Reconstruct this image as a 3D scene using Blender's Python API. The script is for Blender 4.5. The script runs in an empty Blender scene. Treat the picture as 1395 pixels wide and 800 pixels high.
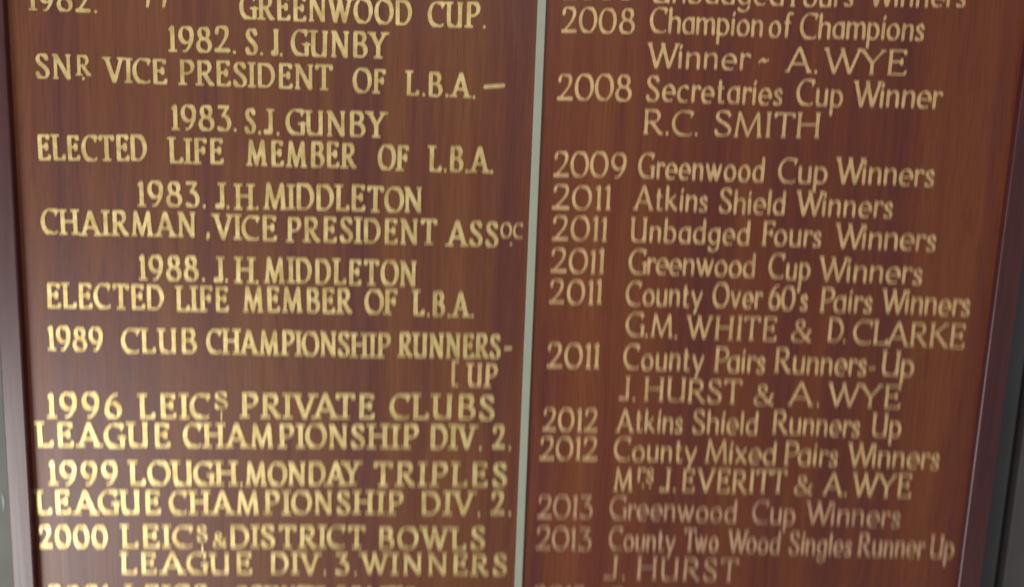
import bpy, bmesh, math, random
import numpy as np
from mathutils import Vector, Matrix

random.seed(7)
scene = bpy.context.scene
COL = scene.collection

# ------------------------------------------------------------------ camera
# The photo is 1395 x 800.  The board is the plane Y = 0 (front towards -Y).
PW, PH, F = 1395.0, 800.0, 1150.0
DIST = 0.85                                     # metres from lens to board along the centre ray
down = Vector((425 - PW / 2, 7700 - PH / 2, F)).normalized()
vx = 30000.0
vy = -((425 - PW / 2) * vx + F * F) / (7700 - PH / 2)
AX = Vector((vx, vy, F)).normalized()           # board X in camera space (x right, y down, z forward)
AZ = -down
AZ = (AZ - AX * AZ.dot(AX)).normalized()
AY = AZ.cross(AX)
ORG = Vector((0, 0, 1.5))
R = Matrix((AX, AY, AZ))                        # camera space -> world
CAM = ORG - R @ Vector((0, 0, DIST))

cam_data = bpy.data.cameras.new('camera')
cam = bpy.data.objects.new('camera', cam_data)
COL.objects.link(cam)
right, up, back = R @ Vector((1, 0, 0)), R @ Vector((0, -1, 0)), R @ Vector((0, 0, -1))
cam.matrix_world = Matrix.Translation(CAM) @ Matrix((right, up, back)).transposed().to_4x4()
cam_data.sensor_width = 36
cam_data.lens = F / PW * 36
cam_data.clip_start = 0.01
cam_data.clip_end = 50
cam_data.dof.use_dof = True                     # hand-held phone, focused a little in front of the board
cam_data.dof.focus_distance = DIST * 0.885
cam_data.dof.aperture_fstop = cam_data.lens / 1000 / 0.045
cam_data.dof.aperture_ratio = 4.0
scene.camera = cam

def at(px, py, Y=0.0):
    """photo pixel -> point on the plane at depth Y"""
    d = R @ Vector(((px - PW / 2) / F, (py - PH / 2) / F, 1))
    return CAM + d * ((Y - CAM.y) / d.y)

# ------------------------------------------------------------------ world and lamps
w = bpy.data.worlds.new('World'); scene.world = w; w.use_nodes = True
w.node_tree.nodes['Background'].inputs[0].default_value = (0.92, 0.95, 1.0, 1)
w.node_tree.nodes['Background'].inputs[1].default_value = 0.25
scene.view_settings.view_transform = 'Standard'
scene.view_settings.look = 'None'
scene.view_settings.exposure = 0
scene.view_settings.gamma = 1

def area(name, loc, target, sx, sy, power, col):
    l = bpy.data.lights.new(name, 'AREA'); l.shape = 'RECTANGLE'; l.size = sx; l.size_y = sy
    l.energy = power; l.color = col
    o = bpy.data.objects.new(name, l); COL.objects.link(o); o.location = loc
    o.rotation_euler = (Vector(target) - Vector(loc)).to_track_quat('-Z', 'Y').to_euler()
    return o
area('window_light', (-1.75, -1.55, 0.35), (-0.2, 0, 1.35), 1.1, 1.0, 42, (1.0, 0.97, 0.93))
area('ceiling_light', (-0.3, -1.6, 3.1), (0, 0, 1.5), 1.2, 0.8, 19, (1.0, 0.93, 0.82))

# ------------------------------------------------------------------ materials
def mat(name):
    m = bpy.data.materials.new(name); m.use_nodes = True
    nt = m.node_tree
    return m, nt, nt.nodes['Principled BSDF']

def node(nt, kind, **kw):
    n = nt.nodes.new(kind)
    for k, v in kw.items():
        if k.startswith('i_'):
            key = k[2:]
            n.inputs[int(key) if key.isdigit() else key.replace('_', ' ')].default_value = v
        else:
            setattr(n, k, v)
    return n

def ramp(nt, fac, stops):
    r = nt.nodes.new('ShaderNodeValToRGB')
    e = r.color_ramp.elements
    while len(e) < len(stops): e.new(0.5)
    for el, (p, c) in zip(e, stops):
        el.position = p; el.color = (*c, 1)
    nt.links.new(fac, r.inputs[0])
    return r

def wood(name, shift, stops, rough=0.42, scale=1.0, coat=0.25, fine=0.31):
    m, nt, p = mat(name)
    L = nt.links.new
    tc = node(nt, 'ShaderNodeTexCoord')
    mp = node(nt, 'ShaderNodeMapping'); mp.inputs['Location'].default_value = shift
    mp.inputs['Scale'].default_value = (1, 1, 0.045)
    L(tc.outputs['Object'], mp.inputs[0])
    warp = node(nt, 'ShaderNodeTexNoise', i_Scale=3.0, i_Detail=2.0)
    L(tc.outputs['Object'], warp.inputs['Vector'])
    mix = node(nt, 'ShaderNodeVectorMath', operation='MULTIPLY_ADD')
    mix.inputs[1].default_value = (0.035, 0, 0.01)
    L(warp.outputs['Color'], mix.inputs[0]); L(mp.outputs[0], mix.inputs[2])
    broad = node(nt, 'ShaderNodeTexNoise', i_Scale=21.0 * scale, i_Detail=3.0, i_Roughness=0.55)
    fin = node(nt, 'ShaderNodeTexNoise', i_Scale=100.0 * scale, i_Detail=4.0, i_Roughness=0.6)
    pore = node(nt, 'ShaderNodeTexNoise', i_Scale=520.0, i_Detail=2.0)
    for n in (broad, fin, pore): L(mix.outputs[0], n.inputs['Vector'])
    a = node(nt, 'ShaderNodeMix', data_type='FLOAT'); a.inputs[0].default_value = fine
    L(broad.outputs[0], a.inputs[2]); L(fin.outputs[0], a.inputs[3])
    r = ramp(nt, a.outputs[0], stops)
    dk = node(nt, 'ShaderNodeMixRGB', blend_type='MULTIPLY'); dk.inputs[0].default_value = 0.4
    pr = ramp(nt, pore.outputs[0], [(0.36, (0.55, 0.5, 0.5)), (0.52, (1, 1, 1))])
    L(r.outputs[0], dk.inputs[1]); L(pr.outputs[0], dk.inputs[2])
    L(dk.outputs[0], p.inputs['Base Color'])
    bp = node(nt, 'ShaderNodeBump', i_Strength=0.12, i_Distance=0.001)
    L(fin.outputs[0], bp.inputs['Height']); L(bp.outputs[0], p.inputs['Normal'])
    rr = node(nt, 'ShaderNodeMapRange', i_1=0.3, i_2=0.7, i_3=rough - 0.06, i_4=rough + 0.08)
    L(fin.outputs[0], rr.inputs[0]); L(rr.outputs[0], p.inputs['Roughness'])
    p.inputs['Coat Weight'].default_value = coat
    p.inputs['Coat Roughness'].default_value = 0.38
    return m

MAHOG = [(0.30, (0.092, 0.018, 0.015)), (0.43, (0.118, 0.025, 0.015)), (0.51, (0.146, 0.034, 0.012)),
         (0.59, (0.162, 0.042, 0.012)), (0.72, (0.198, 0.056, 0.017))]
MAHOG = [(p, (c[0] * 1.10, c[1] * 1.06, c[2] * 0.95)) for p, c in MAHOG]
MAHOG_BROWN = [(p, (c[0] * .99, c[1] * 1.22, c[2] * 1.25)) for p, c in MAHOG]
M_PANEL_L = wood('mahogany_left', (0.3, 0, 0.2), MAHOG_BROWN)
M_PANEL_R = wood('mahogany_right', (1.7, 0, 0.9), MAHOG)
M_FRAME = wood('stained_frame', (3.1, 0, 0), [(0.3, (0.055, 0.011, 0.013)), (0.7, (0.100, 0.022, 0.022))], rough=0.36, coat=0.4)

def gold(name, c0, c1, metal, rough):
    m, nt, p = mat(name); L = nt.links.new
    tc = node(nt, 'ShaderNodeTexCoord')
    n1 = node(nt, 'ShaderNodeTexNoise', i_Scale=60.0, i_Detail=5.0, i_Roughness=0.6)
    n2 = node(nt, 'ShaderNodeTexNoise', i_Scale=210.0, i_Detail=2.0)
    L(tc.outputs['Object'], n1.inputs['Vector']); L(tc.outputs['Object'], n2.inputs['Vector'])
    r = ramp(nt, n1.outputs[0], [(0.35, c0), (0.62, c1)])
    L(r.outputs[0], p.inputs['Base Color'])
    p.inputs['Metallic'].default_value = metal
    p.inputs['Roughness'].default_value = rough
    b = node(nt, 'ShaderNodeBump', i_Strength=0.5, i_Distance=0.0008)
    L(n2.outputs[0], b.inputs['Height']); L(b.outputs[0], p.inputs['Normal'])
    return m
M_GOLD = gold('gold_leaf', (0.62, 0.44, 0.16), (0.95, 0.75, 0.34), 0.55, 0.42)
M_GOLD_MID = gold('gold_leaf_thin', (0.62, 0.40, 0.18), (0.86, 0.58, 0.28), 0.4, 0.5)
M_GOLD_DULL = gold('gold_leaf_worn', (0.46, 0.27, 0.15), (0.68, 0.42, 0.25), 0.35, 0.55)

def paint(name, c, rough, var=0.12, sc=14.0, bump=0.1):
    m, nt, p = mat(name); L = nt.links.new
    tc = node(nt, 'ShaderNodeTexCoord')
    n1 = node(nt, 'ShaderNodeTexNoise', i_Scale=sc, i_Detail=6.0, i_Roughness=0.6)
    L(tc.outputs['Object'], n1.inputs['Vector'])
    r = ramp(nt, n1.outputs[0], [(0.3, tuple(x * (1 - var) for x in c)), (0.7, tuple(x * (1 + var) for x in c))])
    L(r.outputs[0], p.inputs['Base Color']); p.inputs['Roughness'].default_value = rough
    b = node(nt, 'ShaderNodeBump', i_Strength=bump, i_Distance=0.001)
    L(n1.outputs[0], b.inputs['Height']); L(b.outputs[0], p.inputs['Normal'])
    return m
M_STRIP = paint('green_grey_paint', (0.36, 0.39, 0.30), 0.6, 0.05, 30)
M_WALL = paint('grey_green_wall_paint', (0.145, 0.15, 0.13), 0.7)
M_TRIM = paint('charcoal_paint', (0.058, 0.057, 0.060), 0.5)
M_BLACK = paint('black_gap', (0.006, 0.006, 0.007), 0.8)
M_GREYP = paint('brown_grey_paint', (0.075, 0.068, 0.066), 0.55)
M_CHALK = paint('pale_mark', (0.34, 0.40, 0.34), 0.8)

# ------------------------------------------------------------------ mesh helpers
def link(name, me, m, parent=None):
    o = bpy.data.objects.new(name, me); COL.objects.link(o)
    if m: me.materials.append(m)
    if parent: o.parent = parent
    return o

def box(name, x0, x1, y0, y1, z0, z1, m, parent=None, bevel=0.0, seg=2):
    bm = bmesh.new()
    bmesh.ops.create_cube(bm, size=1)
    for v in bm.verts:
        v.co = Vector((x0 + (v.co.x + .5) * (x1 - x0), y0 + (v.co.y + .5) * (y1 - y0), z0 + (v.co.z + .5) * (z1 - z0)))
    if bevel:
        bmesh.ops.bevel(bm, geom=bm.edges[:], offset=bevel, segments=seg, affect='EDGES', profile=0.5)
    me = bpy.data.meshes.new(name); bm.to_mesh(me); bm.free()
    if bevel:
        for p in me.polygons: p.use_smooth = False
    return link(name, me, m, parent)

def structure(o):
    o['kind'] = 'structure'; return o

# ------------------------------------------------------------------ the wall behind
ZB, ZT = 0.55, 2.35
FD = 0.008                                      # how far the frame stands proud of the panel
xl = at(26.5, 400).x                            # panel edge at the left frame (hidden side of the rebate)
xL_in = at(25.5, 400, -FD).x                    # inner arris of the left stile
xL_out = at(-6, 400, -FD).x
xR_in = at(1357, 400, -FD).x
xR_out = at(1389, 400, -FD).x
WY = 0.022
x_tr1 = at(1406.5, 400, WY).x
x_gap1 = at(1421, 400, WY).x
structure(box('wall', -2.2, xR_out + 0.003, WY, WY + 0.05, 0.0, 2.9, M_WALL))
structure(box('wall', x_gap1, 2.4, WY, WY + 0.05, 0.0, 2.9, M_GREYP, bevel=0.0015))
structure(box('wall', xR_out + 0.003, x_gap1, WY + 0.045, WY + 0.055, 0.0, 2.9, M_BLACK))
structure(box('wall', xR_out + 0.0035, x_tr1, WY - 0.002, WY + 0.044, 0.0, 2.9, M_TRIM, bevel=0.0015))

# ------------------------------------------------------------------ honours board
board = bpy.data.objects.new('honours_board', None); COL.objects.link(board)
board['label'] = 'varnished mahogany honours board with gilded lettering in two columns and a pale green dividing strip'
board['category'] = 'honours board'
board.location = (0, 0, 0)

xc = at(722.0, 400).x
STW = 0.0040
box('panel', xL_in - 0.004, xc - 0.0004, 0.0, 0.016, ZB + 0.02, ZT - 0.02, M_PANEL_L, board)
box('panel', xc + 0.0004, xR_in + 0.004, 0.0, 0.016, ZB + 0.02, ZT - 0.02, M_PANEL_R, board)
s = box('divider_strip', xc - STW, xc + STW, -0.0030, -0.0001, ZB + 0.03, ZT - 0.03, M_STRIP, board, bevel=0.0005)
s['label'] = 'narrow pale grey green painted strip'
box('frame_stile', xL_out, xL_in, -FD, 0.021, ZB, ZT, M_FRAME, board, bevel=0.0018, seg=3)
box('frame_stile', xR_in, xR_out, -FD, 0.021, ZB, ZT, M_FRAME, board, bevel=0.0018, seg=3)
box('frame_rail', xL_in + 0.0002, xR_in - 0.0002, -FD, 0.021, ZT - 0.03, ZT - 0.001, M_FRAME, board, bevel=0.0018, seg=3)
box('frame_rail', xL_in + 0.0002, xR_in - 0.0002, -FD, 0.021, ZB + 0.001, ZB + 0.03, M_FRAME, board, bevel=0.0018, seg=3)

# ------------------------------------------------------------------ sign-writer's alphabet
# strokes: ('l', pts) straight, ('c', pts) smooth curve, ('a', cx, cy, rx, ry, deg0, deg1),
#          ('s', x, y[, half]) serif, ('d', x, y, r) dot;   first entry is the width
G = {
 'A': [.72, ('l',[(0,0),(.35,1)]),('l',[(.35,1),(.72,0)]),('l',[(.13,.33),(.58,.33)]),('s',0,0),('s',.72,0)],
 'B': [.52, ('l',[(.03,0),(.03,1)]),('l',[(0,1),(.24,1)]),('a',.22,.765,.24,.235,88,-90),('l',[(0,.53),(.24,.53)]),('a',.24,.265,.29,.265,90,-90),('l',[(0,0),(.26,0)])],
 'C': [.66, ('a',.42,.5,.42,.5,56,306),('l',[(.62,.78),(.63,.94)],.6)],
 'D': [.64, ('l',[(.03,0),(.03,1)]),('l',[(-.02,1),(.22,1)]),('a',.2,.5,.45,.5,90,-90),('l',[(-.02,0),(.22,0)])],
 'E': [.48, ('l',[(.03,0),(.03,1)]),('l',[(-.02,1),(.45,1)]),('l',[(.03,.53),(.36,.53)]),('l',[(-.02,0),(.47,0)]),('l',[(.45,1),(.45,.88)]),('l',[(.46,0),(.5,.14)]),('l',[(.36,.6),(.36,.46)])],
 'F': [.44, ('l',[(.03,0),(.03,1)]),('l',[(-.02,1),(.43,1)]),('l',[(.03,.53),(.34,.53)]),('l',[(.43,1),(.43,.88)]),('l',[(.34,.6),(.34,.46)]),('s',.03,0)],
 'G': [.68, ('a',.42,.5,.42,.5,56,312),('l',[(.62,.78),(.63,.94)],.6),('l',[(.66,.44),(.66,.06)]),('s',.64,.44,.11)],
 'H': [.64, ('l',[(.02,0),(.02,1)]),('l',[(.62,0),(.62,1)]),('l',[(.02,.53),(.62,.53)]),('s',.02,0),('s',.02,1),('s',.62,0),('s',.62,1)],
 'I': [.04, ('l',[(.02,0),(.02,1)]),('s',.02,0),('s',.02,1)],
 'J': [.22, ('l',[(.2,1),(.2,.16)]),('c',[(.2,.2),(.17,.03),(.04,-.04),(-.14,.03)],1.2),('s',.2,1)],
 'K': [.6, ('l',[(.02,0),(.02,1)]),('l',[(.54,1),(.04,.46)]),('l',[(.17,.6),(.6,0)]),('s',.02,0),('s',.02,1),('s',.54,1),('s',.6,0)],
 'L': [.46, ('l',[(.03,0),(.03,1)]),('l',[(-.03,0),(.45,0)]),('l',[(.45,0),(.48,.15)]),('s',.03,1)],
 'M': [.84, ('l',[(.03,0),(.11,1)],.8),('l',[(.11,1),(.42,.06)],.9),('l',[(.42,.06),(.73,1)],.85),('l',[(.73,1),(.81,0)],.95),('s',.03,0,.07),('s',.81,0,.07)],
 'N': [.64, ('l',[(.03,0),(.03,1)],.8),('l',[(.03,1),(.61,0)]),('l',[(.61,0),(.61,1)],.8),('s',.03,0,.06),('s',.61,1,.06),('s',.0,1,.05)],
 'O': [.76, ('a',.38,.5,.38,.5,0,360)],
 'P': [.5, ('l',[(.03,0),(.03,1)]),('l',[(-.02,1),(.24,1)]),('a',.22,.73,.27,.27,88,-90),('l',[(.03,.46),(.24,.46)]),('s',.03,0)],
 'R': [.58, ('l',[(.03,0),(.03,1)]),('l',[(-.02,1),(.24,1)]),('a',.22,.74,.26,.26,88,-90),('l',[(.03,.48),(.24,.48)]),('l',[(.24,.48),(.56,0)]),('s',.03,0),('s',.58,0,.05)],
 'S': [.46, ('c',[(.42,.82),(.36,.95),(.22,1.0),(.07,.92),(.03,.75),(.13,.6),(.32,.46),(.45,.28),(.4,.08),(.22,0),(.07,.04),(0,.2)])],
 'T': [.6, ('l',[(.3,0),(.3,1)]),('l',[(0,1),(.6,1)]),('l',[(0,1),(-.01,.87)]),('l',[(.6,1),(.61,.87)]),('s',.3,0)],
 'U': [.6, ('l',[(.03,1),(.03,.28)]),('c',[(.03,.3),(.08,.08),(.26,-.01),(.46,.05),(.57,.22)]),('l',[(.58,0),(.58,1)]),('s',.03,1),('s',.58,1,.06)],
 'V': [.66, ('l',[(0,1),(.34,0)]),('l',[(.34,0),(.66,1)]),('s',0,1),('s',.66,1)],
 'W': [.98, ('l',[(0,1),(.27,0)]),('l',[(.27,0),(.5,.96)]),('l',[(.46,1),(.72,0)]),('l',[(.72,0),(.98,1)]),('s',0,1),('s',.98,1),('s',.47,1,.05)],
 'Y': [.62, ('l',[(0,1),(.32,.46)]),('l',[(.32,.46),(.64,1)]),('l',[(.32,.46),(.32,0)]),('s',0,1),('s',.64,1),('s',.32,0)],
 '&': [.66, ('c',[(.66,.52),(.52,.2),(.32,.02),(.12,.03),(.01,.2),(.1,.42),(.3,.6),(.42,.78),(.36,.96),(.22,.98),(.14,.82),(.22,.6),(.42,.3),(.68,0)]),('s',.64,.53,.07)],
 '0': [.62, ('a',.31,.5,.31,.5,0,360)],
 '1': [.12, ('l',[(.08,1),(.08,0)]),('l',[(.08,.98),(-.04,.86)]),('s',.08,0)],
 '2': [.52, ('c',[(.03,.74),(.08,.93),(.26,1),(.43,.91),(.46,.7),(.34,.42),(.03,.03)]),('l',[(.0,.03),(.52,.03)],1.8)],
 '3': [.46, ('l',[(.03,.99),(.42,.99)],1.3),('l',[(.42,.98),(.2,.6)]),('c',[(.18,.6),(.36,.55),(.47,.32),(.4,.08),(.2,0),(.02,.1)])],
 '6': [.54, ('c',[(.46,.99),(.26,.9),(.08,.64),(.02,.34)]),('a',.27,.31,.25,.31,0,360)],
 '8': [.52, ('a',.26,.765,.19,.235,0,360),('a',.26,.27,.26,.27,0,360)],
 '9': [.54, ('a',.27,.68,.25,.32,0,360),('c',[(.52,.68),(.48,.38),(.32,.1),(.14,-.02)])],
 'a': [.42, ('a',.23,.31,.23,.31,50,340),('l',[(.2,.61),(.42,.6)]),('l',[(.42,.62),(.42,0)])],
 'b': [.44, ('l',[(.02,1),(.02,.02)]),('a',.2,.31,.24,.31,130,-150)],
 'c': [.38, ('a',.24,.31,.24,.31,55,305)],
 'd': [.44, ('a',.23,.31,.23,.31,50,325),('l',[(.43,1),(.43,0)])],
 'e': [.42, ('a',.23,.31,.23,.31,-6,-320+360-720+360+0)] ,
 'f': [.3, ('c',[(.36,.97),(.24,1.0),(.15,.88),(.13,.7)]),('l',[(.13,.74),(.13,0)]),('l',[(0,.6),(.28,.6)])],
 'g': [.44, ('a',.23,.33,.22,.29,50,330),('c',[(.43,.62),(.43,.2),(.42,-.12),(.28,-.27),(.1,-.25),(.03,-.18)]),('l',[(.3,.61),(.46,.61)])],
 'h': [.44, ('l',[(.02,1),(.02,0)]),('c',[(.02,.42),(.12,.58),(.28,.62),(.41,.54),(.42,.36)]),('l',[(.42,.4),(.42,0)])],
 'i': [.06, ('l',[(.03,.62),(.03,0)]),('l',[(.02,.8),(.06,.9)])],
 'k': [.44, ('l',[(.02,1),(.02,0)]),('l',[(.38,.62),(.04,.28)]),('l',[(.13,.38),(.44,0)])],
 'l': [.06, ('l',[(.03,1),(.03,0)])],
 'm': [.74, ('l',[(.02,.62),(.02,0)]),('c',[(.02,.42),(.11,.57),(.23,.62),(.34,.56),(.37,.4)]),('l',[(.37,.42),(.37,0)]),('c',[(.37,.42),(.46,.57),(.58,.62),(.69,.56),(.72,.4)]),('l',[(.72,.42),(.72,0)])],
 'n': [.42, ('l',[(.02,.62),(.02,0)]),('c',[(.02,.42),(.12,.57),(.27,.62),(.38,.55),(.4,.38)]),('l',[(.4,.4),(.4,0)])],
 'o': [.46, ('a',.23,.31,.23,.31,0,360)],
 'p': [.44, ('l',[(.02,.62),(.02,-.3)]),('a',.2,.31,.24,.31,140,-140)],
 'r': [.26, ('l',[(.02,.62),(.02,0)]),('c',[(.02,.42),(.1,.56),(.2,.62),(.3,.56)])],
 's': [.28, ('c',[(.27,.5),(.18,.62),(.05,.57),(.03,.45),(.14,.33),(.26,.22),(.25,.06),(.12,0),(0,.08)])],
 't': [.26, ('l',[(.1,.84),(.1,.12)]),('c',[(.1,.16),(.13,.02),(.22,0),(.3,.06)]),('l',[(0,.6),(.25,.6)])],
 'u': [.42, ('l',[(.02,.62),(.02,.2)]),('c',[(.02,.24),(.06,.05),(.2,-.01),(.34,.06),(.41,.2)]),('l',[(.41,.62),(.41,0)])],
 'v': [.42, ('l',[(0,.62),(.22,0)]),('l',[(.22,0),(.42,.62)])],
 'w': [.66, ('l',[(0,.62),(.19,0)]),('l',[(.19,0),(.34,.58)]),('l',[(.32,.62),(.49,0)]),('l',[(.49,0),(.66,.62)])],
 'x': [.4, ('l',[(0,.62),(.4,0)]),('l',[(.39,.62),(0,0)])],
 'y': [.44, ('l',[(0,.62),(.23,.02)]),('l',[(.45,.62),(.16,-.22)]),('d',.12,-.24,.05)],
 '|': [.04, ('l',[(.03,1),(.02,0)],.9)],
 '.': [.08, ('d',.04,.04,.066)],
 ',': [.08, ('d',.04,.05,.07),('l',[(.05,.04),(.01,-.1)])],
 '-': [.3, ('l',[(0,.38),(.3,.4)],1.5)],
 '~': [.34, ('c',[(0,.34),(.1,.44),(.22,.38),(.34,.44)],1.2)],
 '[': [.16, ('l',[(.02,0),(.02,1)],.75),('l',[(.02,.97),(.16,.97)]),('l',[(.02,.03),(.16,.03)])],
 "'": [.04, ('l',[(.03,1),(.0,.82)])],
 '"': [.1, ('d',.05,.86,.1),('l',[(.06,.88),(.0,.62)])],
}
G['e'] = [.42, ('a',.23,.31,.23,.31,0,310),('l',[(.02,.33),(.44,.33)],.9)]

STYLE = {  # thick half-width, thin half-width, serif half-length
 'bold': (.085, .032, .155),
 'wide': (.095, .032, .180),
 'pen':  (.068, .026, .095),
}
ANG = math.radians(24)
NX, NY = math.cos(ANG), math.sin(ANG)

def catmull(pts, n=9):
    P = [pts[0]] + list(pts) + [pts[-1]]
    out = []
    for i in range(1, len(P) - 2):
        p0, p1, p2, p3 = [np.array(q, float) for q in P[i - 1:i + 3]]
        for k in range(n):
            t = k / n
            out.append(0.5 * ((2 * p1) + (-p0 + p2) * t + (2 * p0 - 5 * p1 + 4 * p2 - p3) * t * t + (-p0 + 3 * p1 - 3 * p2 + p3) * t ** 3))
    out.append(np.array(pts[-1], float))
    return out

CACHE = {}
def glyph(ch, style, sx):
    """union of the brush strokes, contoured on a grid -> (front verts, faces, boundary edges)"""
    key = (ch, style, round(sx * 12))
    if key in CACHE: return CACHE[key]
    sx = round(sx * 12) / 12
    thick, thin, sh = STYLE[style]
    if ch.islower(): thick *= .95
    samples = []
    def run(pts, k=1.0):
        pts = [np.array((p[0] * sx, p[1])) for p in pts]
        for a, b in zip(pts[:-1], pts[1:]):
            d = b - a; ln = math.hypot(*d)
            if ln < 1e-6: continue
            t = d / ln
            c = abs(t[0] * NY - t[1] * NX)
            r = (thin + (thick - thin) * min(1, c / .93) ** 1.7) * k
            m = max(1, int(ln / .018))
            for i in range(m + 1):
                q = a + d * i / m
                samples.append((q[0], q[1], r))
    for s_ in G[ch][1:]:
        k = s_[-1] if s_[0] in 'lc' and isinstance(s_[-1], float) else 1.0
        if s_[0] == 'l': run(s_[1], k)
        elif s_[0] == 'c': run(catmull(s_[1]), k)
        elif s_[0] == 'a':
            _, cx, cy, rx, ry, a0, a1 = s_
            n = 40
            run([(cx + rx * math.cos(math.radians(a0 + (a1 - a0) * i / n)), cy + ry * math.sin(math.radians(a0 + (a1 - a0) * i / n))) for i in range(n + 1)])
        elif s_[0] == 's':
            h = s_[3] if len(s_) > 3 else sh
            h = (h if len(s_) <= 3 else h * 1.5) ; h = min(h, sh) / max(sx, .6)
            run([(s_[1] - h, s_[2]), (s_[1] + h, s_[2])], .8)
        elif s_[0] == 'd':
            samples.append((s_[1] * sx, s_[2], s_[3]))
    S = np.array(samples)
    # keep the ink between base line and cap line: pull centres in by their radius
    tall = S[:, 1] > -.08
    lo = np.where(tall, np.maximum(S[:, 1], S[:, 2] * .85), S[:, 1])
    S[:, 1] = np.minimum(lo, 1.0 - S[:, 2] * .85) if ch not in '.,"' else S[:, 1]
    H = 1 / 24
    x0, x1 = S[:, 0].min() - .16, S[:, 0].max() + .16
    y0, y1 = S[:, 1].min() - .16, S[:, 1].max() + .16
    gx = np.arange(x0, x1 + H, H); gy = np.arange(y0, y1 + H, H)
    X, Y = np.meshgrid(gx, gy, indexing='ij')
    D = np.full(X.shape, 9.0)
    for x, y, r in S:
        D = np.minimum(D, np.hypot(X - x, Y - y) - r)
    D[np.abs(D) < 1e-4] = 1e-4
    verts, faces, bnd, vid = [], [], [], {}
    def vert(k, p):
        if k not in vid:
            vid[k] = len(verts); verts.append(p)
        return vid[k]
    for i in range(len(gx) - 1):
        for j in range(len(gy) - 1):
            cs = [(i, j), (i + 1, j), (i + 1, j + 1), (i, j + 1)]
            v = [D[c] for c in cs]
            if min(v) > 0: continue
            loop, cross = [], []
            for a in range(4):
                c, e = cs[a], cs[(a + 1) % 4]
                if D[c] < 0: loop.append(vert(c, (gx[c[0]], gy[c[1]])))
                if (D[c] < 0) != (D[e] < 0):
                    t = D[c] / (D[c] - D[e])
                    kk = (min(c, e), max(c, e))
                    q = vert(kk, (gx[c[0]] + (gx[e[0]] - gx[c[0]]) * t, gy[c[1]] + (gy[e[1]] - gy[c[1]]) * t))
                    loop.append(q); cross.append((q, D[c] < 0))
            if len(loop) >= 3: faces.append(loop)
            for a in range(len(cross)):
                q, out = cross[a]
                if out:
                    bnd.append((q, cross[(a + 1) % len(cross)][0]))
    CACHE[key] = (verts, faces, bnd)
    return CACHE[key]

NARROW = {'.': .10, ',': .10, "'": .08, '"': .1}
def gap_after(a, b, style):
    g = .33 if style == 'wide' else (.29 if style == 'bold' else .21)
    if a in 'HIMNDJU' and b in 'HIMNDEFLPRBU': g *= 1.3
    if a == 'J' and b == '.': g *= 1.3
    if b in '.,': g *= .9
    if a in '.,': g *= .95
    if a in 'AVWYTLF' and b in 'AVWYTJ': g *= .45
    if a in 'WPTVYF' and b.islower(): g *= .35
    if a in 'OCDG' or b in 'OCDG0': g *= .85
    if a in 'r' : g *= .75
    return g

def word(text, x0, y0, x1, y1, cap, style, m, parent, jit=1.0):
    thick = STYLE[style][0]
    A0, A1 = at(x0, y0), at(x1, y1)
    xm, ym = (x0 + x1) / 2, (y0 + y1) / 2
    C = (at(xm, ym - cap) - at(xm, ym)).length          # cap height in metres
    base = A1 - A0
    L = base.length / C
    ex = base.normalized()
    W = [G[c][0] for c in text]
    gaps = [gap_after(a, b, style) for a, b in zip(text, text[1:])]
    n = len(text)
    margin = thick * 1.1
    if n == 1 and W[0] < .15:
        sx, gs = 1.0, 1.0; start = (L - W[0]) / 2
    else:
        # narrow/wide letters first, then the spaces
        s = (L - 2 * margin) / (sum(W) + sum(gaps))
        gs = max(.75, min(1.8, s))
        s = (L - 2 * margin - gs * sum(gaps)) / sum(W)
        if s < .5: gs *= .7; s = (L - 2 * margin - gs * sum(gaps)) / sum(W)
        sx = s; start = margin
    V, Fc = [], []
    pen = start
    for i, ch in enumerate(text):
        vs, fs, bd = glyph(ch, style, sx)
        rot = random.gauss(0, .008) * jit; dy = random.gauss(0, .010) * jit; sc = 1 + random.gauss(0, .012) * jit
        b0 = len(V); zf = -0.00055 - 0.00004 * (i % 3)
        cr, sr = math.cos(rot), math.sin(rot)
        for layer in (zf, -0.00002):
            for x, y in vs:
                xx, yy = (x * cr - y * sr) * sc, (x * sr + y * cr) * sc + dy
                p = A0 + ex * ((pen + xx) * C)
                V.append((p.x, layer, p.z + yy * C))
            if layer == zf: nb = len(vs)
        for f in fs: Fc.append([b0 + k for k in f])
        for a, b in bd: Fc.append([b0 + b, b0 + a, b0 + a + nb, b0 + b + nb])
        pen += W[i] * sx + (gaps[i] * gs if i < n - 1 else 0)
    me = bpy.data.meshes.new('word'); me.from_pydata(V, [], Fc); me.validate()
    # drop the unused back-layer vertices
    bm = bmesh.new(); bm.from_mesh(me)
    bmesh.ops.delete(bm, geom=[v for v in bm.verts if not v.link_faces], context='VERTS')
    bm.to_mesh(me); bm.free()
    return link('word', me, m, parent)

def line(style, cap, m, words, label=None):
    e = bpy.data.objects.new('inscription_line', None); COL.objects.link(e); e.parent = board
    e.empty_display_size = .02
    if label: e['label'] = label
    for wd in words:
        t, x0, y0, x1, y1 = wd[:5]
        c = wd[5] if len(wd) > 5 else cap
        word(t, x0, y0, x1, y1, c, style, wd[6] if len(wd) > 6 else m, e)

Bo, Wi, Pe = 'bold', 'wide', 'pen'
GL, GM, GD = M_GOLD, M_GOLD_MID, M_GOLD_DULL
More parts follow.
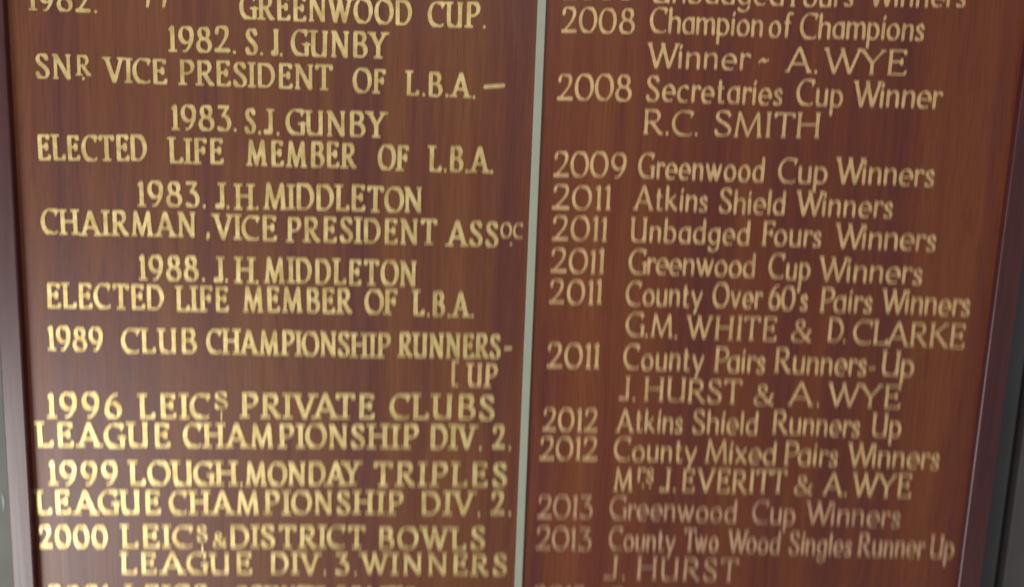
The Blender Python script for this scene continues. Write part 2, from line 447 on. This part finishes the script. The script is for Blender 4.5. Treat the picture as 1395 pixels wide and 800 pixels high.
# ---- left column, top to bottom (photo pixels of each word's base line, its cap height)
line(Bo, 34, GL, [('1982.',40,14,135,18),('"',199,25,207,25,28),('"',221,26,229,26,28),('GREENWOOD',326,26,562,34),('CUP.',582,36,664,38.5)])
line(Bo, 35, GL, [('1982.',230,70,324,72),('S.',334,74,361,75),('J.',371,76,387,76.5),('GUNBY',396,76,527,80)])
line(Bo, 33.5, GL, [('SN',49,107,99,108.5),('R',105,103,124,103.5,27),('.',110,108,118,108,30),('VICE',143,112,229,115),('PRESIDENT',245,115.5,453,123),
     ('OF',480,126,527,127.5),('L.B.A.',553,130,650,133.5),('-',657,133,689,132,38)])
line(Bo, 34, GL, [('1983.',234,177,325,179),('S.',333,182,358,182),('J.',362,183,383,183.5),('GUNBY',389,183,524,188)])
line(Bo, 34.5, GL, [('ELECTED',52,218,201,219.5),('LIFE',231,222,306,223.5),('MEMBER',336,226,487,229),('OF',514,231.5,558,232.5),('L.B.A.',584,233,674,236)])
line(Bo, 34.5, GL, [('1983.',188,281,283,283.5),('J.',296,284,315,284),('H.',321,285,355,285.5),('MIDDLETON',359,284.5,575,290)])
line(Bo, 33.5, GL, [('CHAIRMAN',56,319,268,323),(',',280,321,288,321),('VICE',291,325,378,328),('PRESIDENT',391,328.5,596,334),('ASS',609,335,680,336),
     ('OC',681,324,713,325,20,GM),('.',692,334,700,334,30)])
line(Bo, 34, GL, [('1988.',190,381,282,383.5),('J.',294,384,313,384),('H.',321,385,355,385.5),('MIDDLETON',360,384.5,568,390)])
line(Bo, 33.5, GL, [('ELECTED',64,419,224,422),('LIFE',240,423.5,313,424.5),('MEMBER',331,424.5,481,427),('OF',496,427.5,542,428.5),('L.B.A.',562,430,648,432)])
line(Bo, 32.5, GL, [('1989',66,477,142,479),('CLUB',165,480,269,481),('CHAMPIONSHIP',281,481,533,487),('RUNNERS',543,486,682,488.5),('-',685,486,698,486,30)])
line(Bo, 31, GM, [('[',613,526,627,526,35),('UP',636,526.5,678,527.5)])
line(Wi, 33, GL, [('1996',65,568.5,168,569.5),('LEIC',190,569.5,289,570),('S',292,557,312,557,22),('|',300,573,304,573,12),('PRIVATE',329,569,511,570),('CLUBS',530,570.5,674,571.5)])
line(Wi, 32, GL, [('LEAGUE',51,608.5,234,609),('CHAMPIONSHIP',249,609,571,611),('DIV.',585,611.5,659,612),('2.',669,611.5,699,612)])
line(Wi, 31.5, GL, [('1999',67,660,162,660.5),('LOUGH',177,660.5,322,661),('.',325,661,333,661),('MONDAY',334,661,491,661),('TRIPLES',508,661.5,692,663)])
line(Wi, 31, GL, [('LEAGUE',50,699.5,220,700),('CHAMPIONSHIP',230,700,551,700.5),('DIV.',573,701,657,701.5),('2.',667,701,699,701)])
line(Wi, 29.5, GL, [('2000',53,745.5,149,746),('LEIC',166,745.5,265,745.5),('S',268,737,284,737,20),('|',274,757,278,757,15),('&',289,745,309,745,19),('DISTRICT',313,745.5,498,746.5),('BOWLS',515,747.5,661,748.5)])
line(Wi, 28, GL, [('LEAGUE',165,781,344,781.5),('DIV.',368,781.5,447,781.5),('3.',455,781.5,489,782),('WINNERS',492,782,691,783)])
line(Wi, 29, GL, [('2001',65,827,150,827),('LEICS',172,827,285,827),('COUNTY',318,828,440,829),('LEAGUE',462,829,566,830)])
# ---- right column
line(Pe, 34, GM, [('2008',766,-1,864,0),('Unbadged',887,3,1067,8),('Fours',1076,8.5,1162,9.5),('Winners',1182,9,1315,10.5)])
line(Pe, 34.5, GM, [('2008',764,44,865,46),('Champion',884,44.5,1039,50.5),('of',1046,51,1078,52),('Champions',1088,52,1258,56)])
line(Pe, 34, GM, [('Winner',881,92.5,1021,96),('~',1031,96,1049,96),('A.',1070,98.5,1115,100),('WYE',1121,99.5,1234,103)])
line(Pe, 35, GM, [('2008',758,136,860,138.5),('Secretaries',879,138,1066,143.5),('Cup',1083,143.5,1148,146),('Winner',1161,145,1282,148.5)])
line(Pe, 33.5, GM, [('R.C.',876,182,952,185),('SMITH',972,186,1114,188.5)])
line(Pe, 34, GM, [('2009',753,240.5,853,242.5),('Greenwood',868,243,1041,248.5),('Cup',1058,249.5,1126,251),('Winners',1137,250,1272,254)])
line(Pe, 33, GM, [('2011',751,285,832,286),('Atkins',863,285.5,964,289),('Shield',978,290,1069,293),('Winners',1083,293.5,1216,297)])
line(Pe, 33, GM, [('2011',751,327.5,827,328.5),('Unbadged',858,329,1021,334),('Fours',1037,334.5,1119,337),('Winners',1136,338,1274,342.5)])
line(Pe, 33, GM, [('2011',749,371,823,373),('Greenwood',855,373,1028,378),('Cup',1045,379.5,1104,381.5),('Winners',1114,382,1256,387.5)])
line(Pe, 33, GM, [('2011',747,413.5,820,414.5),('County',851,415.5,957,418.5),('Over',969,418.5,1038,420.5),("60's",1045,421.5,1100,424),('Pairs',1116,424.5,1188,427),('Winners',1199,426,1321,430.5)])
line(Pe, 31.5, GM, [('G.M.',851,457.5,924,460),('WHITE',934,461,1058,464.5),('&',1076,465,1104,466,29),('D.',1126,465.5,1153,467),('CLARKE',1160,468,1313,474)])
line(Pe, 33, GM, [('2011',744,500.5,816,502.5),('County',848,503,959,506.5),('Pairs',972,506,1042,508.5),('Runners',1054,507.5,1180,512),('-',1181,513,1192,513,28),('Up',1199,511,1244,513.5)])
line(Pe, 31, GM, [('J.',846,545,867,545),('HURST',877,545.5,1009,550),('&',1025,551,1053,552,27),('A.',1073,552,1118,553),('WYE',1126,553.5,1227,556.5)])
line(Pe, 31, GM, [('2012',738,586.5,815,588),('Atkins',839,587.5,930,590),('Shield',942,589.5,1032,592),('Runners',1051,590.5,1171,595),('Up',1186,594,1227,596)])
line(Pe, 31, GM, [('2012',734,626,814,627),('County',835,627,949,630.5),('Mixed',959,630,1056,633),('Pairs',1067,633,1141,635.5),('Winners',1153,634.5,1279,639)])
line(Pe, 30.5, GM, [('M',835,668,863,669),('rs',867,656,891,657,28),('..',872,663,889,663.5,28),('J.',901,669,922,669.5),('EVERITT',928,669.5,1071,671.5),('&',1080,673,1105,674,24),('A.',1120,674,1155,675.5),('WYE',1159,675.5,1241,678)])
line(Pe, 30.5, GD, [('2013',731,705.5,807,706),('Greenwood',829,706.5,1003,712),('Cup',1023,712.5,1083,714.5),('Winners',1096,713.5,1226,718.5)], 'duller worn gilt line of upper and lower case letters')
line(Pe, 30, GD, [('2013',729,748,805,749),('County',828,748.5,920,751.5),('Two',930,750.5,979,752),('Wood',990,752,1062,754.5),('Singles',1073,754.5,1160,757.5),('Runner',1167,756.5,1259,760),('Up',1265,759,1299,761)])
line(Pe, 29.5, GD, [('J.',827,788.5,853,789),('HURST',867,789,1005,792)])
line(Pe, 29.5, GD, [('2013',725,828,797,829),('County',827,830,915,832)])

# pale curved scuff on the wall, lower left
cv = [at(2.5 + 3 * math.sin(t * 2.2), 672 + 22 * t, WY) for t in [i / 14 for i in range(15)]]
vv, ff = [], []
for i, p in enumerate(cv):
    h = .0014 * (1 - abs(i / 14 - .5) * 1.3)
    vv += [(p.x - h, WY - .0008, p.z), (p.x + h, WY - .0008, p.z), (p.x + h + .0004, WY - .0001, p.z), (p.x - h - .0004, WY - .0001, p.z)]
for i in range(14):
    a, b = i * 4, i * 4 + 4
    ff += [(a, b, b + 1, a + 1), (a + 1, b + 1, b + 2, a + 2), (a + 3, b + 3, b, a)]
me = bpy.data.meshes.new('paint_mark'); me.from_pydata(vv, [], ff)
pm = link('paint_mark', me, M_CHALK)
pm['kind'] = 'structure'
